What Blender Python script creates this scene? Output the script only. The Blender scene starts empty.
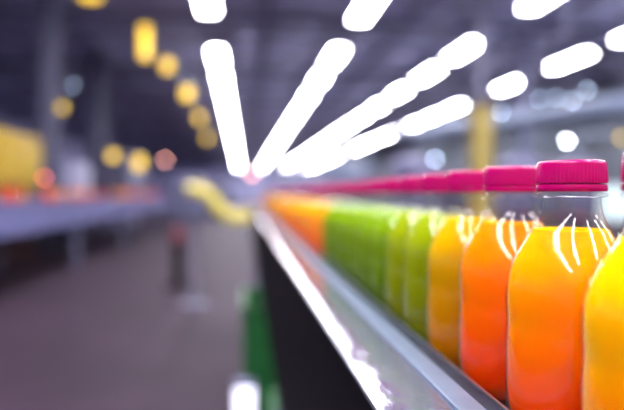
import bpy, bmesh, math, random
from mathutils import Vector, Matrix, Euler
random.seed(7)
C = bpy.context.scene.collection
S = bpy.context.scene
PI = math.pi

# ---------------------------------------------------------------- camera
F_PX = 572.0
VPX, VPY = 244.0, 194.0          # where the conveyor runs to
EYE = Vector((0.0, 0.0, 1.15))   # world: +Y along the conveyor, floor at z = 0
yaw = math.atan((312 - VPX) / F_PX)
pitch = math.atan((205 - VPY) / F_PX * math.cos(yaw))
cd = bpy.data.cameras.new('camera'); cam = bpy.data.objects.new('camera', cd); C.objects.link(cam)
cam.location = EYE
cam.rotation_euler = (PI/2 - pitch, 0, -yaw)
cd.sensor_width = 36; cd.lens = 36 * F_PX / 624
cd.clip_start = 0.01; cd.clip_end = 300
cd.dof.use_dof = True; cd.dof.focus_distance = 0.325; cd.dof.aperture_fstop = 2.65
S.camera = cam
ROT = cam.rotation_euler.to_matrix()
def at(px, py, Y):
    """the point of the room at distance Y down the hall that the photo shows at pixel (px, py)"""
    d = ROT @ Vector(((px - 312) / F_PX, -(py - 205) / F_PX, -1))
    return EYE + d * (Y / d.y)

# ---------------------------------------------------------------- light and exposure
S.view_settings.view_transform = 'Standard'; S.view_settings.look = 'None'
S.view_settings.exposure = 0.0; S.view_settings.gamma = 1.0
w = bpy.data.worlds.new('world'); S.world = w; w.use_nodes = True
w.node_tree.nodes['Background'].inputs[0].default_value = (0.72, 0.70, 0.92, 1)
w.node_tree.nodes['Background'].inputs[1].default_value = 0.5
S.cycles.transparent_max_bounces = 40
S.cycles.max_bounces = 10
S.cycles.caustics_reflective = False; S.cycles.caustics_refractive = False
S.cycles.sample_clamp_indirect = 8
LAMP_L = 66.0
# ---------------------------------------------------------------- materials
def mat(name, col, rough=0.5, metal=0.0, noise=0.0, nscale=8.0, bump=0.0, emit=None, es=0.0, spec=0.5, stretch=None):
    m = bpy.data.materials.new(name); m.use_nodes = True
    nt = m.node_tree; b = nt.nodes['Principled BSDF']
    b.inputs['Base Color'].default_value = (*col, 1); b.inputs['Roughness'].default_value = rough
    b.inputs['Metallic'].default_value = metal; b.inputs['Specular IOR Level'].default_value = spec
    if noise or bump:
        tc = nt.nodes.new('ShaderNodeTexCoord'); mp = nt.nodes.new('ShaderNodeMapping')
        nt.links.new(tc.outputs['Object'], mp.inputs[0])
        if stretch: mp.inputs['Scale'].default_value = stretch
        n = nt.nodes.new('ShaderNodeTexNoise'); n.inputs['Scale'].default_value = nscale; n.inputs['Detail'].default_value = 4
        nt.links.new(mp.outputs[0], n.inputs['Vector'])
        if noise:
            r = nt.nodes.new('ShaderNodeValToRGB')
            r.color_ramp.elements[0].position = 0.3; r.color_ramp.elements[1].position = 0.7
            r.color_ramp.elements[0].color = (*[c * (1 - noise) for c in col], 1)
            r.color_ramp.elements[1].color = (*[min(1, c * (1 + noise)) for c in col], 1)
            nt.links.new(n.outputs['Fac'], r.inputs[0]); nt.links.new(r.outputs[0], b.inputs['Base Color'])
        if bump:
            bp = nt.nodes.new('ShaderNodeBump'); bp.inputs['Strength'].default_value = bump; bp.inputs['Distance'].default_value = 0.002
            nt.links.new(n.outputs['Fac'], bp.inputs['Height']); nt.links.new(bp.outputs[0], b.inputs['Normal'])
    if emit:
        b.inputs['Emission Color'].default_value = (*emit, 1); b.inputs['Emission Strength'].default_value = es
    return m

def juice_mat(name, col, rad, top=None):
    m = mat(name, col, 0.4, spec=0.0)
    b = m.node_tree.nodes['Principled BSDF']
    b.inputs['Subsurface Weight'].default_value = 1.0
    b.inputs['Subsurface Radius'].default_value = rad
    b.inputs['Subsurface Scale'].default_value = 0.02
    if top:                        # light from above painted into the juice: paler at the top, deeper below
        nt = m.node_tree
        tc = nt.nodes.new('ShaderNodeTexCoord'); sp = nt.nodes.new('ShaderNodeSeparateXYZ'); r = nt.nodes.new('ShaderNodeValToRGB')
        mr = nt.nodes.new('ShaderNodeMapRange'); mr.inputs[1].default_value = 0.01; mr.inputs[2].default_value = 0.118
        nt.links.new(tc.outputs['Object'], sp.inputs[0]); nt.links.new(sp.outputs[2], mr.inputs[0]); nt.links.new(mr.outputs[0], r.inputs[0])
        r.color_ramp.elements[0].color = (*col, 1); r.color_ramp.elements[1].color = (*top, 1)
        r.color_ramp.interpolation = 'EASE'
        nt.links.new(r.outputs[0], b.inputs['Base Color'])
    return m

def clear_mat(name, tint, ior=1.5):
    """thin clear plastic wall: light goes straight through, the surface mirrors by Fresnel"""
    m = bpy.data.materials.new(name); m.use_nodes = True; nt = m.node_tree; nt.nodes.clear()
    o = nt.nodes.new('ShaderNodeOutputMaterial'); mx = nt.nodes.new('ShaderNodeMixShader')
    t = nt.nodes.new('ShaderNodeBsdfTransparent'); g = nt.nodes.new('ShaderNodeBsdfGlossy'); f = nt.nodes.new('ShaderNodeFresnel')
    t.inputs[0].default_value = (*tint, 1); g.inputs['Roughness'].default_value = 0.10; f.inputs[0].default_value = ior
    ge = nt.nodes.new('ShaderNodeNewGeometry'); mr = nt.nodes.new('ShaderNodeMapRange')   # a thin wall mirrors alike from both sides
    mr.inputs[3].default_value = ior; mr.inputs[4].default_value = 1 / ior
    nt.links.new(ge.outputs['Backfacing'], mr.inputs[0]); nt.links.new(mr.outputs[0], f.inputs[0])
    nt.links.new(f.outputs[0], mx.inputs[0]); nt.links.new(t.outputs[0], mx.inputs[1]); nt.links.new(g.outputs[0], mx.inputs[2])
    nt.links.new(mx.outputs[0], o.inputs[0])
    return m

M = {}
M['clear'] = clear_mat('clear_plastic', (0.97, 0.97, 0.97))
M['cap'] = mat('magenta_plastic', (0.40, 0.0, 0.095), 0.2, spec=0.4)
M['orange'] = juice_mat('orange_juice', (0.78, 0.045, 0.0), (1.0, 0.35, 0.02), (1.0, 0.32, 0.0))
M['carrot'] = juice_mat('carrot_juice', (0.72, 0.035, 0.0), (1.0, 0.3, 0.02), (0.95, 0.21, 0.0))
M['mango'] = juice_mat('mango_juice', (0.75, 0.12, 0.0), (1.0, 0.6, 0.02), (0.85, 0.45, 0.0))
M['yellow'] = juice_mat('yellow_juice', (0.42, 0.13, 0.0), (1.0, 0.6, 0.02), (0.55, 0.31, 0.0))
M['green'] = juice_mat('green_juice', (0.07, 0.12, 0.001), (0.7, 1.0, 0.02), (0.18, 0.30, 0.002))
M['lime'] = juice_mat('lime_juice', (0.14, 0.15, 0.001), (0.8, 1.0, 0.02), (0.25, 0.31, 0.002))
M['red'] = juice_mat('red_juice', (0.75, 0.05, 0.03), (1.0, 0.2, 0.1))
M['steel'] = mat('polished_steel', (0.085, 0.09, 0.135), 0.10, 0.0, bump=0.35, nscale=40, stretch=(1, 0.5, 1))
M['steel'].node_tree.nodes['Principled BSDF'].inputs['IOR'].default_value = 2.1
M['alu'] = mat('brushed_aluminium', (0.60, 0.66, 0.74), 0.28, 1.0, noise=0.08, nscale=60)
M['lip'] = mat('pale_satin_steel', (0.15, 0.19, 0.26), 0.35, 0.3, noise=0.06, nscale=50)
M['rubber'] = mat('black_rubber', (0.014, 0.018, 0.028), 0.5, noise=0.3, nscale=60, spec=0.15)
M['dark'] = mat('dark_panel', (0.005, 0.004, 0.006), 0.6, spec=0.03, noise=0.3, nscale=5)
M['table'] = mat('lavender_table_laminate', (0.10, 0.10, 0.22), 0.5, noise=0.2, nscale=1.5, spec=0.2)
M['belt'] = mat('conveyor_belt', (0.05, 0.055, 0.06), 0.5, noise=0.2)
M['green_paint'] = mat('green_plastic', (0.01, 0.10, 0.022), 0.45, noise=0.2)
M['floor'] = mat('grey_floor', (0.027, 0.014, 0.025), 0.65, noise=0.3, nscale=1.2, spec=0.15)
M['ceiling'] = mat('dark_ceiling', (0.40, 0.41, 0.60), 0.8, noise=0.3, nscale=1.0)
M['beam'] = mat('steel_beam', (0.13, 0.13, 0.21), 0.6, noise=0.1)
M['wallp'] = mat('hall_wall', (0.42, 0.42, 0.66), 0.8, noise=0.4, nscale=0.7)
M['grey'] = mat('grey_paint', (0.17, 0.17, 0.28), 0.5, noise=0.1)
M['greyd'] = mat('dark_grey_paint', (0.10, 0.10, 0.165), 0.5, noise=0.1)
M['bluegrey'] = mat('bluegrey_steel', (0.18, 0.22, 0.31), 0.35, noise=0.1)
M['yellow_paint'] = mat('yellow_paint', (0.36, 0.23, 0.004), 0.6, spec=0.2, noise=0.1)
M['white'] = mat('white_paint', (0.7, 0.72, 0.78), 0.5)
M['red_paint'] = mat('red_paint', (0.14, 0.012, 0.03), 0.4)
M['tube'] = mat('light_diffuser', (0.9, 0.9, 0.9), 0.5, emit=(0.93, 0.91, 1.0), es=LAMP_L)
M['glint_white'] = mat('white_glint', (0.9, 0.9, 0.9), 0.3, emit=(0.85, 0.93, 1.0), es=60)
M['lamp_glint_pale'] = mat('pale_lamp_and_glint', (0.9, 0.9, 0.9), 0.3, emit=(0.5, 0.65, 0.9), es=22)
M['lamp_yellow'] = mat('lamp_glass_yellow', (0.9, 0.7, 0.1), 0.3, emit=(1.0, 0.60, 0.02), es=1.9)
M['lamp_red'] = mat('lamp_glass_red', (0.9, 0.1, 0.1), 0.3, emit=(1.0, 0.16, 0.14), es=14)
M['lamp_pink'] = mat('lamp_glass_pink', (0.9, 0.4, 0.3), 0.3, emit=(1.0, 0.42, 0.35), es=18)
M['window'] = mat('lit_window', (0.8, 0.9, 0.9), 0.2, emit=(0.62, 0.85, 0.85), es=0.5)

# ---------------------------------------------------------------- helpers
def link(name, bm, m, parent=None, smooth=False, loc=None):
    bmesh.ops.recalc_face_normals(bm, faces=bm.faces)
    me = bpy.data.meshes.new(name); bm.to_mesh(me); bm.free()
    me.materials.append(m)
    if smooth:
        for p in me.polygons: p.use_smooth = True
        try: me.set_sharp_from_angle(angle=math.radians(40))
        except Exception: pass
    o = bpy.data.objects.new(name, me); C.objects.link(o)
    if parent: o.parent = parent
    if loc: o.location = loc
    return o
def tag(o, label, cat, group=None, kind=None):
    if label: o['label'] = label
    if cat: o['category'] = cat
    if group: o['group'] = group
    if kind: o['kind'] = kind
    return o
def thing(name, label, cat, loc=(0, 0, 0), group=None, rz=0):
    o = bpy.data.objects.new(name, None); C.objects.link(o); o.empty_display_size = 0.05
    o.location = loc; o.rotation_euler = (0, 0, rz)
    return tag(o, label, cat, group)
def box(bm, x0, x1, y0, y1, z0, z1, bev=0.0):
    r = bmesh.ops.create_cube(bm, size=1.0)
    vs = r['verts']
    for v in vs:
        v.co = Vector(((x0 + x1) / 2 + v.co.x * (x1 - x0), (y0 + y1) / 2 + v.co.y * (y1 - y0), (z0 + z1) / 2 + v.co.z * (z1 - z0)))
    if bev:
        es = list({e for v in vs for e in v.link_edges})
        bmesh.ops.bevel(bm, geom=es, offset=bev, segments=3, affect='EDGES', profile=0.5)
    return bm
def boxes(*bs, bev=0.0):
    bm = bmesh.new()
    for b in bs: box(bm, *b, bev=bev)
    return bm
def lathe(prof, seg=64, rfun=None, closed=True):
    bm = bmesh.new(); rings = []
    for i, (z, r) in enumerate(prof):
        if r < 1e-6:
            rings.append([bm.verts.new((0, 0, z))]); continue
        rings.append([bm.verts.new(((r + (rfun(i, a) if rfun else 0)) * math.cos(a), (r + (rfun(i, a) if rfun else 0)) * math.sin(a), z))
                      for a in [2 * PI * k / seg for k in range(seg)]])
    for A, B in zip(rings, rings[1:]):
        if len(A) == 1 and len(B) == 1: continue
        for k in range(max(len(A), len(B))):
            k2 = (k + 1) % max(len(A), len(B))
            if len(A) == 1: bm.faces.new((A[0], B[k2], B[k]))
            elif len(B) == 1: bm.faces.new((A[k], A[k2], B[0]))
            else: bm.faces.new((A[k], A[k2], B[k2], B[k]))
    return bm
def tube_bm(pts, r, seg=12, bm=None):
    bm = bm or bmesh.new(); rings = []
    pts = [Vector(p) for p in pts]
    for i, p in enumerate(pts):
        d = (pts[min(i + 1, len(pts) - 1)] - pts[max(i - 1, 0)]).normalized()
        up = Vector((0, 0, 1)) if abs(d.z) < 0.9 else Vector((1, 0, 0))
        u = d.cross(up).normalized(); v = d.cross(u)
        rings.append([bm.verts.new(p + (u * math.cos(a) + v * math.sin(a)) * r) for a in [2 * PI * k / seg for k in range(seg)]])
    for A, B in zip(rings, rings[1:]):
        for k in range(seg): bm.faces.new((A[k], A[(k + 1) % seg], B[(k + 1) % seg], B[k]))
    bm.faces.new(rings[0][::-1]); bm.faces.new(rings[-1])
    return bm
def smooth_profile(pts, n=5):
    out = []
    for i in range(len(pts) - 1):
        p0 = pts[max(i - 1, 0)]; p1 = pts[i]; p2 = pts[i + 1]; p3 = pts[min(i + 2, len(pts) - 1)]
        for k in range(n):
            t = k / n
            out.append(tuple(0.5 * ((2 * p1[j]) + (-p0[j] + p2[j]) * t + (2 * p0[j] - 5 * p1[j] + 4 * p2[j] - p3[j]) * t * t + (-p0[j] + 3 * p1[j] - 3 * p2[j] + p3[j]) * t ** 3) for j in (0, 1)))
    out.append(pts[-1]); return out
def copy_tree(o, parent=None):
    c = o.copy(); C.objects.link(c)
    if parent: c.parent = parent
    for ch in list(o.children): copy_tree(ch, c)
    return c
def structure(name, bm, m, loc=None):
    o = link(name, bm, m, loc=loc); o['kind'] = 'structure'; return o

# ---------------------------------------------------------------- the hall
XL, XR, YB, YF, ZC = -13.0, 15.0, -5.0, 90.0, 5.75
structure('floor', boxes((XL, XR, YB, YF, -0.1, 0)), M['floor'])
structure('ceiling', boxes((XL, XR, YB, YF, ZC, ZC + 0.1)), M['ceiling'])
structure('wall_left', boxes((XL - 0.1, XL, YB, YF, 0, ZC)), M['wallp'])
structure('wall_right', boxes((XR, XR + 0.1, YB, YF, 0, ZC)), mat('right_wall', (.19, .215, .25), .8, noise=.5, nscale=.5))
structure('wall_far', boxes((XL, XR, YF, YF + 0.1, 0, ZC)), M['wallp'])
# windows on the right wall (daylight) and the far wall
def window(name, x0, x1, y0, y1, z0, z1):
    wn = structure(name, boxes((x0, x1, y0, y1, z0, z1)), M['window'])
    if x1 - x0 < y1 - y0:
        fr = boxes((x0 - .04, x1 + .02, y0 - .12, y0, z0 - .12, z1 + .12), (x0 - .04, x1 + .02, y1, y1 + .12, z0 - .12, z1 + .12),
                   (x0 - .04, x1 + .02, y0, y1, z0 - .12, z0), (x0 - .04, x1 + .02, y0, y1, z1, z1 + .12))
    else:
        fr = boxes((x0 - .12, x0, y0 - .04, y1 + .02, z0 - .12, z1 + .12), (x1, x1 + .12, y0 - .04, y1 + .02, z0 - .12, z1 + .12),
                   (x0, x1, y0 - .04, y1 + .02, z0 - .12, z0), (x0, x1, y0 - .04, y1 + .02, z1, z1 + .12))
    link('window_frame', fr, M['grey'], wn)
window('window_1', XR - .05, XR, 20.5, 23.4, 0.1, 1.5)
window('window_2', 5.0, 13.0, YF - .05, YF, 1.4, 4.4)
# roof girders across the hall and purlins along it
for i, y in enumerate([2.6, 8.8, 15.0, 21.2, 27.4, 33.6, 39.8, 46.0, 52.2, 58.4, 64.6, 70.8, 77.0, 83.2]):
    bm = boxes((XL, XR, y - .08, y + .08, ZC - .12, ZC), (XL, XR, y - .06, y + .06, ZC - .50, ZC - .42))
    x = XL + .3
    while x < XR - 1:
        tube_bm([(x, y, ZC - .44), (x + .6, y, ZC - .1)], .025, 6, bm); tube_bm([(x + .6, y, ZC - .1), (x + 1.2, y, ZC - .44)], .025, 6, bm); x += 1.2
    structure('trim_%d' % (i + 1), bm, M['beam'])
for i, x in enumerate([-9.0, -4.5, 0.6, 4.3, 8.0, 11.5]):
    structure('trim_%d' % (i + 15), boxes((x - .05, x + .05, YB, YF, ZC - .1, ZC)), M['beam'])

# ---------------------------------------------------------------- ceiling lights, four rows
H = 4.0
def light_fixture(label, x, y, group):
    t = thing('ceiling_light', label, 'ceiling light', (x, y, EYE.z + H), group)
    return t
LW, LL = 0.36, 1.9
proto = light_fixture('', 0, 0, '')
link('diffuser', boxes((-LW/2 + .01, LW/2 - .01, -LL/2 + .01, LL/2 - .01, 0, .03)), M['tube'], proto)
link('housing', boxes((-LW/2, LW/2, -LL/2, LL/2, .031, .10)), M['grey'], proto)
link('suspension_cable', tube_bm([(0, -LL/2 + .2, .10), (0, -LL/2 + .2, ZC - EYE.z - H - .0)], .006, 6), M['greyd'], proto)
link('suspension_cable', tube_bm([(0, LL/2 - .2, .10), (0, LL/2 - .2, ZC - EYE.z - H - .0)], .006, 6), M['greyd'], proto)
used = [False]
rows = [(-.19, 'leftmost row', {}), (.66, 'second row from the left', {}), (1.53, 'third row from the left', {}), (2.44, 'rightmost row', {})]
SP = 4.1
near_ends = {0: [11.0, 16.2, 19.2, 22.2, 25.2], 1: [11.2, 15.7, 19.1, 22.6, 26.0], 2: [9.95, 14.55, 17.7, 21.3, 25.0], 3: [12.1, 15.35, 19.2, 24.9, 27.9]}
names = ['topmost', 'second from the top', 'third from the top', 'fourth from the top']
for r, (xs, rn, _) in enumerate(rows):
    ys = list(near_ends[r]); pitch = 3.0 if r == 0 else 3.45
    while ys[-1] + pitch < YF - 3: ys.append(ys[-1] + pitch)
    seen = [(y, q) for q, y in enumerate(ys)]
    y0 = ys[0] - 2.3
    while y0 > YB + .5: seen.append((y0, -1)); y0 -= 2.1
    for y, q in seen:
        if (r == 3 and 50 < y < 56) or (r == 1 and 2 < y < 10): continue
        if q < 0: lab = 'white ceiling light of the %s, overhead above the frame' % rn
        elif q < 4: lab = 'white glowing ceiling light, %s in the %s' % (names[q], rn)
        else: lab = 'far white ceiling light melting into its neighbours, %s' % rn
        o = proto if not used[0] else copy_tree(proto)
        used[0] = True
        o.location = (xs * H, y + LL / 2, EYE.z + H)
        tag(o, lab, 'ceiling light', ('ceiling lights of the ' if q >= 0 else 'overhead lights of the ') + rn)

for y in (-4.4, -2.3, -.2, 1.9):  # added unseen lights that put streaks on the front bottles
    o = copy_tree(proto); o.location = (-2.7, y, EYE.z + H)
    tag(o, 'added white ceiling light over the left aisle, overhead and out of the frame', 'ceiling light', 'added overhead lights of the left aisle')

# ---------------------------------------------------------------- the conveyor with its steel edge
ZP = EYE.z - 0.125       # steel ledge
ZB = EYE.z - 0.142       # belt, on which the bottles stand
CY0, CY1 = -0.6, 5.4
cv = thing('bottle_conveyor', 'long steel-edged bottle conveyor carrying the row of capped juice bottles', 'conveyor', (0, 0, 0))
bmq = bmesh.new(); ring = []           # the steel ledge is slightly dished in cross-section
NS = 24
for q in range(NS + 1):
    u = q / NS; x = .0775 + u * .0440
    ring.append((x, ZP - .0008 + .0440 * math.radians(2.9) * (u * u / 2 if u < .7 else (.245 + .7 * (u - .7) - 1.2 * (u - .7) ** 2))))
ring += [(.1215, ZP - .006), (.0775, ZP - .006)]
va = [bmq.verts.new((x, CY0, z)) for x, z in ring]; vb = [bmq.verts.new((x, CY1, z)) for x, z in ring]
for q in range(len(ring)): bmq.faces.new((va[q], va[(q + 1) % len(ring)], vb[(q + 1) % len(ring)], vb[q]))
bmq.faces.new(va[::-1]); bmq.faces.new(vb)
link('top_plate', bmq, M['steel'], cv, True)
link('edge_trim', tube_bm([(.0770, CY0, ZP - .0012), (.0770, CY1, ZP - .0012)], .0012, 10), M['alu'], cv, True)
link('raised_lip', boxes((.1213, .1375, CY0, CY1, ZP - .004, ZP + .0022), bev=.001), M['lip'], cv, True)
tag(link('guide_rail', boxes((.1378, .1485, CY0, CY1, ZP - .02, ZP + .001), bev=.001), M['rubber'], cv, True), 'black rubber guide strip', None)
link('rail_edging', boxes((.1484, .1500, CY0, CY1, ZP - .02, ZP + .002)), M['alu'], cv)
link('belt', boxes((.150, .232, CY0, CY1, ZB - .006, ZB)), M['belt'], cv)
link('outer_rail', boxes((.232, .262, CY0, CY1, ZB - .03, ZB + .020), bev=.002), M['alu'], cv, True)
link('side_panel', boxes((.080, .086, CY0, CY1, ZP - .36, ZP - .004)), M['dark'], cv)
link('side_panel', boxes((.256, .262, CY0, CY1, ZP - .36, ZB - .03)), M['dark'], cv)
link('under_tray', boxes((.086, .256, CY0, CY1, ZP - .36, ZP - .35)), M['dark'], cv)
for y in (0.3, 1.5, 3.3, 5.2):
    link('leg', boxes((.09, .13, y, y + .04, .02, ZP - .36), (.21, .25, y, y + .04, .02, ZP - .36), (.13, .21, y + .01, y + .03, .3, .34)), M['greyd'], cv)
    link('foot', boxes((.08, .14, y - .01, y + .05, 0, .02), (.20, .26, y - .01, y + .05, 0, .02)), M['rubber'], cv)
link('back_panel', boxes((.262, .272, CY0, CY1, .04, ZP - .36)), M['dark'], cv)

# green boxes below the conveyor
def crate(name, label, x0, x1, y0, y1, z0, z1, m, group=None):
    t = thing(name, label, 'crate', ((x0 + x1) / 2, (y0 + y1) / 2, z0), group)
    hx, hy, h = (x1 - x0) / 2, (y1 - y0) / 2, z1 - z0
    tk = .008
    link('crate_body', boxes((-hx, hx, -hy, -hy + tk, 0, h), (-hx, hx, hy - tk, hy, 0, h), (-hx, -hx + tk, -hy + tk, hy - tk, 0, h), (hx - tk, hx, -hy + tk, hy - tk, 0, h), (-hx + tk, hx - tk, -hy + tk, hy - tk, 0, tk)), m, t)
    link('rim', boxes((-hx - .01, hx + .01, -hy - .012, -hy, h - .03, h), (-hx - .01, hx + .01, hy, hy + .012, h - .03, h), (-hx - .01, -hx, -hy, hy, h - .03, h), (hx, hx + .01, -hy, hy, h - .03, h)), m, t)
    return t
crate('storage_crate', 'tall dark green crate on the floor under the conveyor edge', -.005, .22, 2.62, 3.1, 0, .64, M['green_paint'])
crate('storage_crate', 'green crate between the conveyor legs, deep in shadow', .10, .23, 1.7, 2.1, 0, .42, M['green_paint'])

# ---------------------------------------------------------------- juice bottles
prof = [(0.0022, .0001), (.0022, .012), (.0006, .022), (.0015, .0270), (.006, .0308), (.013, .0331), (.024, .0343), (.045, .0345), (.056, .0344),
        (.0625, .03405), (.066, .0339), (.0695, .03405), (.076, .0344), (.084, .0345), (.092, .0340), (.100, .0323), (.108, .0292), (.116, .0250), (.124, .0202), (.1305, .0172), (.136, .0162), (.1400, .0160)]
prof = [(z, r * (1 + .042 * max(0, min(1, (.118 - z) / .025)))) for z, r in prof]
body_prof = smooth_profile(prof, 4)
shell_prof = body_prof + [(.1405, .0192), (.1412, .0196), (.1421, .0196), (.1426, .0190), (.1428, .0162), (.1465, .0158), (.152, .0158), (.158, .0158)]
LEVEL = .1215
inner = [(z + (0.001 if z < .004 else 0), max(r - .0017, .0001)) for z, r in body_prof if z < LEVEL]
rl = inner[-1][1]
inner += [(LEVEL, rl - .0003), (LEVEL + .0002, rl - .0010), (LEVEL - .0002, rl - .0028), (LEVEL - .0003, 0)]
def bottle_master(name='juice_bottle'):
    t = thing(name, '', 'bottle')
    link('bottle_body', lathe(shell_prof, 72), M['clear'], t, True)
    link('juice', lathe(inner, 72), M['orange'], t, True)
    NK = 60
    cp = [(.1480, .0186), (.1482, .0191), (.1490, .0192), (.1500, .0192), (.1520, .0191), (.1590, .0189), (.1600, .0186), (.1608, .0180), (.1612, .0172), (.1613, .015), (.1611, .0135), (.1611, 0)]
    def kn(i, a):
        return .00028 * max(-0.6, math.cos(a * NK)) if 3 <= i <= 5 else 0
    cap = link('cap', lathe([(.1480, .0162)] + cp, 300, kn), M['cap'], t, True)
    link('tamper_band', lathe([(.1436, .0165), (.1435, .0189), (.1440, .0193), (.1462, .0193), (.1472, .0190), (.1475, .0184), (.1478, .0165), (.1436, .0165)], 96), M['cap'], cap, True)
    return t
bm0 = bottle_master()
PY0, PDY, PX = 0.3138, 0.073, 0.1895
juices = {}
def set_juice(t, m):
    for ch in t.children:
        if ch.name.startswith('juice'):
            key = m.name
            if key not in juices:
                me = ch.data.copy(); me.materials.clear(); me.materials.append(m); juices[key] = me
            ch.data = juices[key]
orders = ['first', 'second', 'third', 'fourth', 'fifth', 'sixth', 'seventh', 'eighth', 'ninth']
NB = 66
first = True
masters = [bm0]
for k in range(-1, NB):
    o = bm0 if first else copy_tree(bm0); first = False
    jx = random.uniform(-.0012, .0012) if k > 0 else 0
    o.location = (PX + jx, PY0 + k * PDY + (-.005 if k < 0 else 0), ZB)
    o.rotation_euler = (0, 0, random.uniform(0, 6.28) if k != 0 else 0.3)
    grp = 'juice bottles in a row on the conveyor'
    if k == -1: m, lab = 'mango', 'nearest bottle of golden yellow juice, cut off by the right edge'
    elif k == 0: m, lab = 'orange', 'sharply focused bottle of orange juice with a magenta cap'
    elif k == 1: m, lab = 'carrot', 'bottle of deep orange juice right behind the sharply focused bottle'
    elif k == 2: m, lab = 'yellow', 'amber yellow juice bottle between the orange and the green ones'
    elif k < 12:
        m = 'lime' if k in (3, 4) else 'green'
        lab = '%s green juice bottle behind the amber yellow one' % orders[k - 3]
    elif k < 34:
        m = 'orange' if k % 5 else 'mango'; lab = 'blurred orange juice bottle in the run beyond the green ones'; grp = 'blurred orange bottles beyond the green ones'
    else:
        m = 'red' if k % 3 == 0 else 'mango'; lab = 'tiny blurred %s juice bottle at the far end of the conveyor' % ('red' if k % 3 == 0 else 'yellow'); grp = 'far end %s bottles on the conveyor' % ('red' if k % 3 == 0 else 'yellow')
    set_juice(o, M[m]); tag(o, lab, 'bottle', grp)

# ---------------------------------------------------------------- second line on the left
TX0, TX1, TZ = -3.7, -2.45, 1.06
tb = thing('side_conveyor', 'long blurred blue-grey conveyor with deep side panels along the left aisle', 'conveyor', (0, 0, 0))
link('tabletop', boxes((TX0, TX1, 2.0, 19.0, TZ - .05, TZ), bev=.01), M['table'], tb)
link('apron', boxes((TX1 - .05, TX1 - .02, 2.1, 18.9, TZ - .36, TZ - .05)), M['table'], tb)
for y in (2.2, 5.6, 9.0, 12.4, 15.8, 18.8):
    link('leg', boxes((TX1 - .12, TX1 - .05, y, y + .07, 0, TZ - .05)), M['greyd'], tb)
    link('leg', boxes((TX0 + .05, TX0 + .12, y, y + .07, 0, TZ - .05)), M['greyd'], tb)
# bottles on it
n = 0
for k in [q for q in range(40) if q % 7 not in (2, 5)]:
    y = 7.2 + k * .3
    o = copy_tree(bm0); o.location = (-2.75 - (k % 2) * .22, y, TZ); o.scale = (1.25, 1.25, 1.25)
    q = (k * k + k // 3) % 4
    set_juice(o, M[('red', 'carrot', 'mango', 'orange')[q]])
    jc = ('red', 'deep orange', 'yellow', 'orange')[q]
    tag(o, 'blurred %s juice bottle standing on the long left conveyor' % jc, 'bottle', 'blurred %s bottles on the left conveyor' % jc)

def machine(label, x0, x1, y0, y1, z0, z1, m, m2, name='filling_machine', cat='machine', bf=.12):
    t = thing(name, label, cat, ((x0 + x1) / 2, (y0 + y1) / 2, z0))
    hx, hy, h = (x1 - x0) / 2, (y1 - y0) / 2, z1 - z0
    link('housing', boxes((-hx, hx, -hy, hy, bf * h, h), bev=min(hx, hy) * .12), m, t, True)
    link('base', boxes((-hx * .9, hx * .9, -hy * .9, hy * .9, 0, bf * h)), m2, t)
    link('door_panel', boxes((hx, hx + .02, -hy * .7, hy * .1, max(.2, bf + .05) * h, .85 * h)), m, t)
    link('control_box', boxes((-hx * .5, hx * .4, -hy - .05, -hy, .65 * h, .85 * h)), m, t)
    return t
machine('large yellow machine at the left edge behind the left conveyor', -5.8, -3.95, 9.4, 11.9, 0, 2.25, M['yellow_paint'], mat('brown_red_paint', (.10, .035, .03), .6, noise=.3), bf=.56)
machine('low grey cabinet machine behind the left conveyor, left of centre', -5.2, -3.95, 13.5, 15.5, 0, 1.9, M['grey'], M['greyd'])
machine('dark grey machine far down the left aisle below the yellow lamps', -5.4, -3.95, 20.8, 22.5, 0, 2.6, M['greyd'], M['grey'])
machine('tall olive dark cabinet at the left edge above the yellow machine', -8.2, -6.2, 12.2, 13.6, 0, 3.2, mat('olive_paint', (.09, .09, .02), .6, noise=.2), M['greyd'], 'storage_cabinet', 'cabinet')

# columns
def column(label, px, Y, wpx, m, top=ZC, name='steel_column'):
    p = at(px, 190, Y); hw = wpx * Y / F_PX / 2
    t = thing(name, label, 'column', (p.x, Y, 0))
    link('shaft', boxes((-hw, hw, -hw, -hw * .7, .03, top), (-hw, hw, hw * .7, hw, .03, top), (-hw * .2, hw * .2, -hw * .7, hw * .7, .03, top)), m, t)
    link('base_plate', boxes((-hw * 1.5, hw * 1.5, -hw * 1.5, hw * 1.5, 0, .03)), m, t)
    return t
column('pale grey column behind the yellow machine at far left', 50, 12.5, 13, M['greyd'])
column('pale grey column rising left of the hanging yellow lamps', 97, 19.8, 13, M['greyd'])
column('thin grey column far right beyond the bottle caps', 523, 16, 9, M['grey'])
p = at(480, 105, 12)
yc = column('yellow column standing behind the magenta caps', 480, 12, 18, mat('faded_yellow_paint', (.36, .27, .06), .6, noise=.15), p.z)
link('cap_plate', boxes((-.25, .25, -.25, .25, p.z, p.z + .04)), M['greyd'], yc)
link('beam_bracket', boxes((-.06, .06, -.06, .06, p.z + .04, ZC)), M['greyd'], yc)

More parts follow.
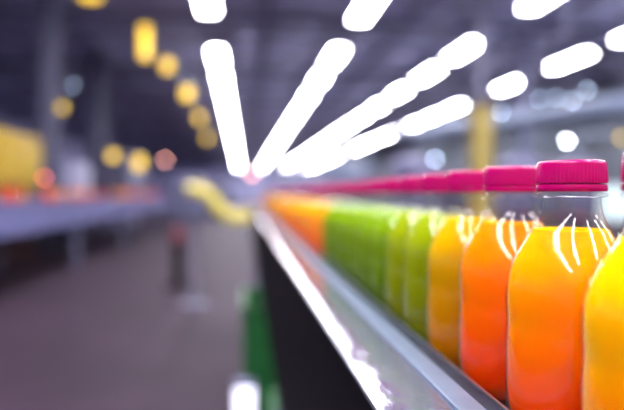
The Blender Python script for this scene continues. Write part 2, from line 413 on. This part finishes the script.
# hanging yellow lamps in a row
def hanging_lamp(label, px, py, Y, wpx, hpx, m, group=None, name='hanging_lamp'):
    p = at(px, py, Y); r = wpx * Y / F_PX / 2; h = hpx * Y / F_PX
    t = thing(name, label, 'lamp', (p.x, Y, p.z - h / 2), group)
    link('lamp_shade', lathe([(h, r * .3), (h * 1.0, r * 1.15), (h + r * .5, r * .6), (h + r * .9, r * .25), (h + r * .9, 0)], 20), M['greyd'], t, True)
    link('bulb', lathe([(0, 0), (r * .1, r * .6), (r * .4, r), (h - .01, r), (h - .005, 0)] if h > r else [(0, 0), (h * .3, r * .8), (h * .6, r), (h - .005, r * .6), (h - .004, 0)], 20), m, t, True)
    link('cord', tube_bm([(0, 0, h + r * .8), (0, 0, ZC - p.z + h / 2)], .008, 6), M['greyd'], t)
    return t
G = 'yellow hanging lamps along the left aisle'
for px, py, Y, wp, hp, lab in [
    (90, -3, 11, 22, 7, 'yellow hanging lamp cut off by the top edge'),
    (145, 43, 14, 10, 32, 'tall yellow hanging lamp, biggest in the left row'),
    (167, 66, 17, 10, 12, 'yellow hanging lamp just below right of the tall one'),
    (187, 94, 21, 10, 12, 'yellow hanging lamp halfway down the left row'),
    (199, 118, 27, 7, 8, 'small yellow hanging lamp low in the left row'),
    (207, 138, 34, 5, 7, 'smallest yellow hanging lamp beside the leftmost row of lights'),
    (62, 108, 10, 6, 6, 'single small yellow lamp hanging beside the pale grey column at far left'),
    (113, 156, 12.5, 8, 8, 'yellow lamp low over the left conveyor, left one of the pair'),
    (139, 163, 18.6, 9, 12, 'yellow lamp low over the left conveyor, right one of the pair')]:
    hanging_lamp(lab, px, py, Y, wp, hp, M['lamp_yellow'], G)
# small beacon lamps on stands / brackets, and glints added as lit spheres
def beacon(label, px, py, Y, d, m, up=False, cat='lamp', name='lamp_or_glint', floor=0.0):
    p = at(px, py, Y); r = d * Y / F_PX / 2
    t = thing(name, label, cat, (p.x, Y, floor if not up else ZC))
    z = p.z - (floor if not up else ZC)
    bmb = bmesh.new(); bmesh.ops.create_uvsphere(bmb, u_segments=20, v_segments=12, radius=r)
    bmesh.ops.translate(bmb, verts=bmb.verts, vec=(0, 0, z))
    link('bulb', bmb, m, t, True)
    if up: link('stem', tube_bm([(0, 0, z + r * .9), (0, 0, 0)], .01, 6), M['greyd'], t)
    else:
        link('stem', tube_bm([(0, 0, .02), (0, 0, z - r * .9)], .02, 8), M['greyd'], t)
        link('base', lathe([(0, 0), (0, .12), (.02, .12), (.03, .03), (.03, 0)], 20), M['greyd'], t)
    return t
beacon('red glowing lamp beside the yellow machine at the left edge', 45, 178, 12.4, 5, M['lamp_red'], floor=0)
beacon('pinkish glowing lamp above the left conveyor', 165, 160, 28.5, 3, M['lamp_pink'])
beacon('warm glowing lamp at the far end where the conveyor vanishes', 252, 174, 40, 4, M['lamp_pink'], True)
beacon('bright round white glint right above the sharply focused cap', 567, 141, 11, 3.2, M['glint_white'], True)  # light mirrored in metal, made as a glowing sphere
beacon('round pale blue glint above the row of caps, left of the yellow column', 435, 159, 13, 3.4, M['lamp_glint_pale'], True)  # another metal reflection made as a glowing sphere
beacon('round yellow lamp at the right edge above the nearest bottle', 621, 138, 10, 6, M['lamp_yellow'], True)
beacon('faint pale lamp to the left of the left conveyor lamps', 73, 86, 14, 1.6, M['lamp_glint_pale'], True)
beacon('faint pale lamp hanging above the yellow row of lamps', 186, 81, 22, 2.0, M['lamp_glint_pale'], True)
for px, py, lab in [(501, 112, 'faint pale glint just right of the yellow column'), (587, 90, 'pale glint in the upper right above the duct'),
                    (556, 97, 'pale glint left of the brightest upper right one'), (612, 100, 'pale glint in the upper right close to the edge'),
                    (540, 99, 'faint pale glint midway between column and right edge'), (572, 101, 'pale glint directly above the bright round white glint')]:
    beacon(lab, px, py, 15 + (px % 3), 2.1 + (px % 5) * .25, M['lamp_glint_pale'], True)  # lit spheres stand in for lights reflected on shiny metal

# ducts and tanks on the right
dk = thing('ventilation_duct', 'wide pale grey duct running behind the caps at the right', 'duct', (0, 0, 0))
q = at(560, 112, 14)
link('duct_run', tube_bm([(q.x - 2.6, 20, q.z), (q.x + .3, 14, q.z), (q.x + 2.6, 9.5, q.z)], .26, 20), M['bluegrey'], dk, True)
for t_ in (0.2, .5, .8):
    pt = Vector((q.x - 2.6, 20, q.z)).lerp(Vector((q.x + 2.6, 9.5, q.z)), t_)
    link('hanger', tube_bm([pt + Vector((0, 0, .25)), (pt.x, pt.y, ZC)], .02, 6), M['greyd'], dk)
def tank(label, px, Y, r, h, m):
    p = at(px, 180, Y)
    t = thing('storage_tank', label, 'tank', (p.x, Y, 0))
    link('vessel', lathe([(.5, 0), (.5, r * .5), (.62, r * .95), (.7, r), (h - .2, r), (h - .08, r * .8), (h, r * .3), (h, 0)], 32), m, t, True)
    for a in range(4):
        A = a * PI / 2 + .4
        link('leg', tube_bm([(r * .8 * math.cos(A), r * .8 * math.sin(A), 0), (r * .8 * math.cos(A), r * .8 * math.sin(A), .65)], .04, 8), M['greyd'], t)
    link('pipe', tube_bm([(0, 0, h - .02), (0, 0, h + .3), (.3, 0, h + .5), (.9, 0, h + .5)], .05, 10), M['bluegrey'], t, True)
tank('grey steel tank behind the fourth and fifth caps', 415, 17, .75, 2.3, M['grey'])
tank('grey steel tank standing just right of the yellow column', 520, 14, .6, 2.1, M['grey'])
tank('dark grey steel tank standing behind the sharply focused cap', 575, 12, .5, 2.0, M['greyd'])
tank('pale steel tank far back, left of the yellow column', 350, 26, 1.2, 2.6, M['bluegrey'])
# far machinery on both sides of the aisle
for px, Y, wd, h, m, lab in [(300, 34, 3.0, 2.3, 'grey', 'pale grey machine block at the far end, right of the vanishing conveyor'),
                             (215, 30, 1.6, 1.7, 'greyd', 'dark machine block at the far end of the left aisle'),
                             (185, 24, 1.4, 1.9, 'grey', 'grey machine block far behind the left conveyor end'),
                             (455, 19, 1.8, 1.9, 'greyd', 'dark machine block far behind the third cap')]:
    p = at(px, 180, Y); machine(lab, p.x - wd / 2, p.x + wd / 2, Y, Y + 1.5, 0, h, M[m], M['greyd'])

# yellow curved chute joining the two lines
pts = [at(190, 190, 6.3), at(200, 190, 6.2), at(209, 195, 6.1), at(217, 206, 6.0), at(226, 215, 5.9), at(236, 219, 5.85), at(246, 217, 5.8), at(252, 214, 5.8)]
sp = smooth_profile([(p.x, p.z) for p in pts], 5)
bm = bmesh.new(); tube_bm([(x, 6.0, z) for x, z in sp], .065, 14, bm)
ht = link('curved_hose', bm, mat('pale_yellow_rubber', (.60, .50, .08), .4, noise=.1), None, True)
tag(ht, 'thick yellow hose curving in an S between the left conveyor and the bottle row', 'hose')
# stand that carries the hose
st = thing('hose_stand', 'thin grey stand holding up the yellow curved hose', 'stand', (sp[3][0], 6.0, 0))
link('pole', tube_bm([(0, 0, .02), (0, 0, sp[3][1] - .065)], .02, 8), M['greyd'], st)
link('base', lathe([(0, 0), (0, .14), (.02, .14), (.02, 0)], 24), M['greyd'], st)

# dark post with red top in the aisle
p = at(178, 285, 7.2)
ps = thing('barrier_post', 'dark barrier post with a red top in the left aisle', 'post', (p.x, 7.2, 0))
zt = at(178, 228, 7.2).z
link('pole', lathe([(.03, 0), (.03, .07), (zt - .16, .07), (zt - .16, 0)], 20), M['dark'], ps, True)
tag(link('post_cap', lathe([(zt - .16, 0), (zt - .16, .085), (zt - .04, .085), (zt, .05), (zt, 0)], 20), M['red_paint'], ps, True), 'red cap', None)
link('base', lathe([(0, 0), (0, .16), (.03, .15), (.03, 0)], 24), M['dark'], ps)

# glowing block standing in for a bright reflection by the conveyor foot
p = at(245, 398, 2.6)
wl = thing('floor_glint', 'bright white glint low beside the green crate', 'lamp', (.0, 2.42, 0))
link('lens', boxes((-.04, .04, -.012, .0, .14, .33), bev=.004), mat('floor_glint_face', (.9, .9, .9), .3, emit=(.82, .80, 1), es=2.2), wl)
link('housing', boxes((-.045, .045, .0005, .05, .03, .35)), M['grey'], wl)
link('base', boxes((-.05, .05, -.03, .08, 0, .03)), M['greyd'], wl)
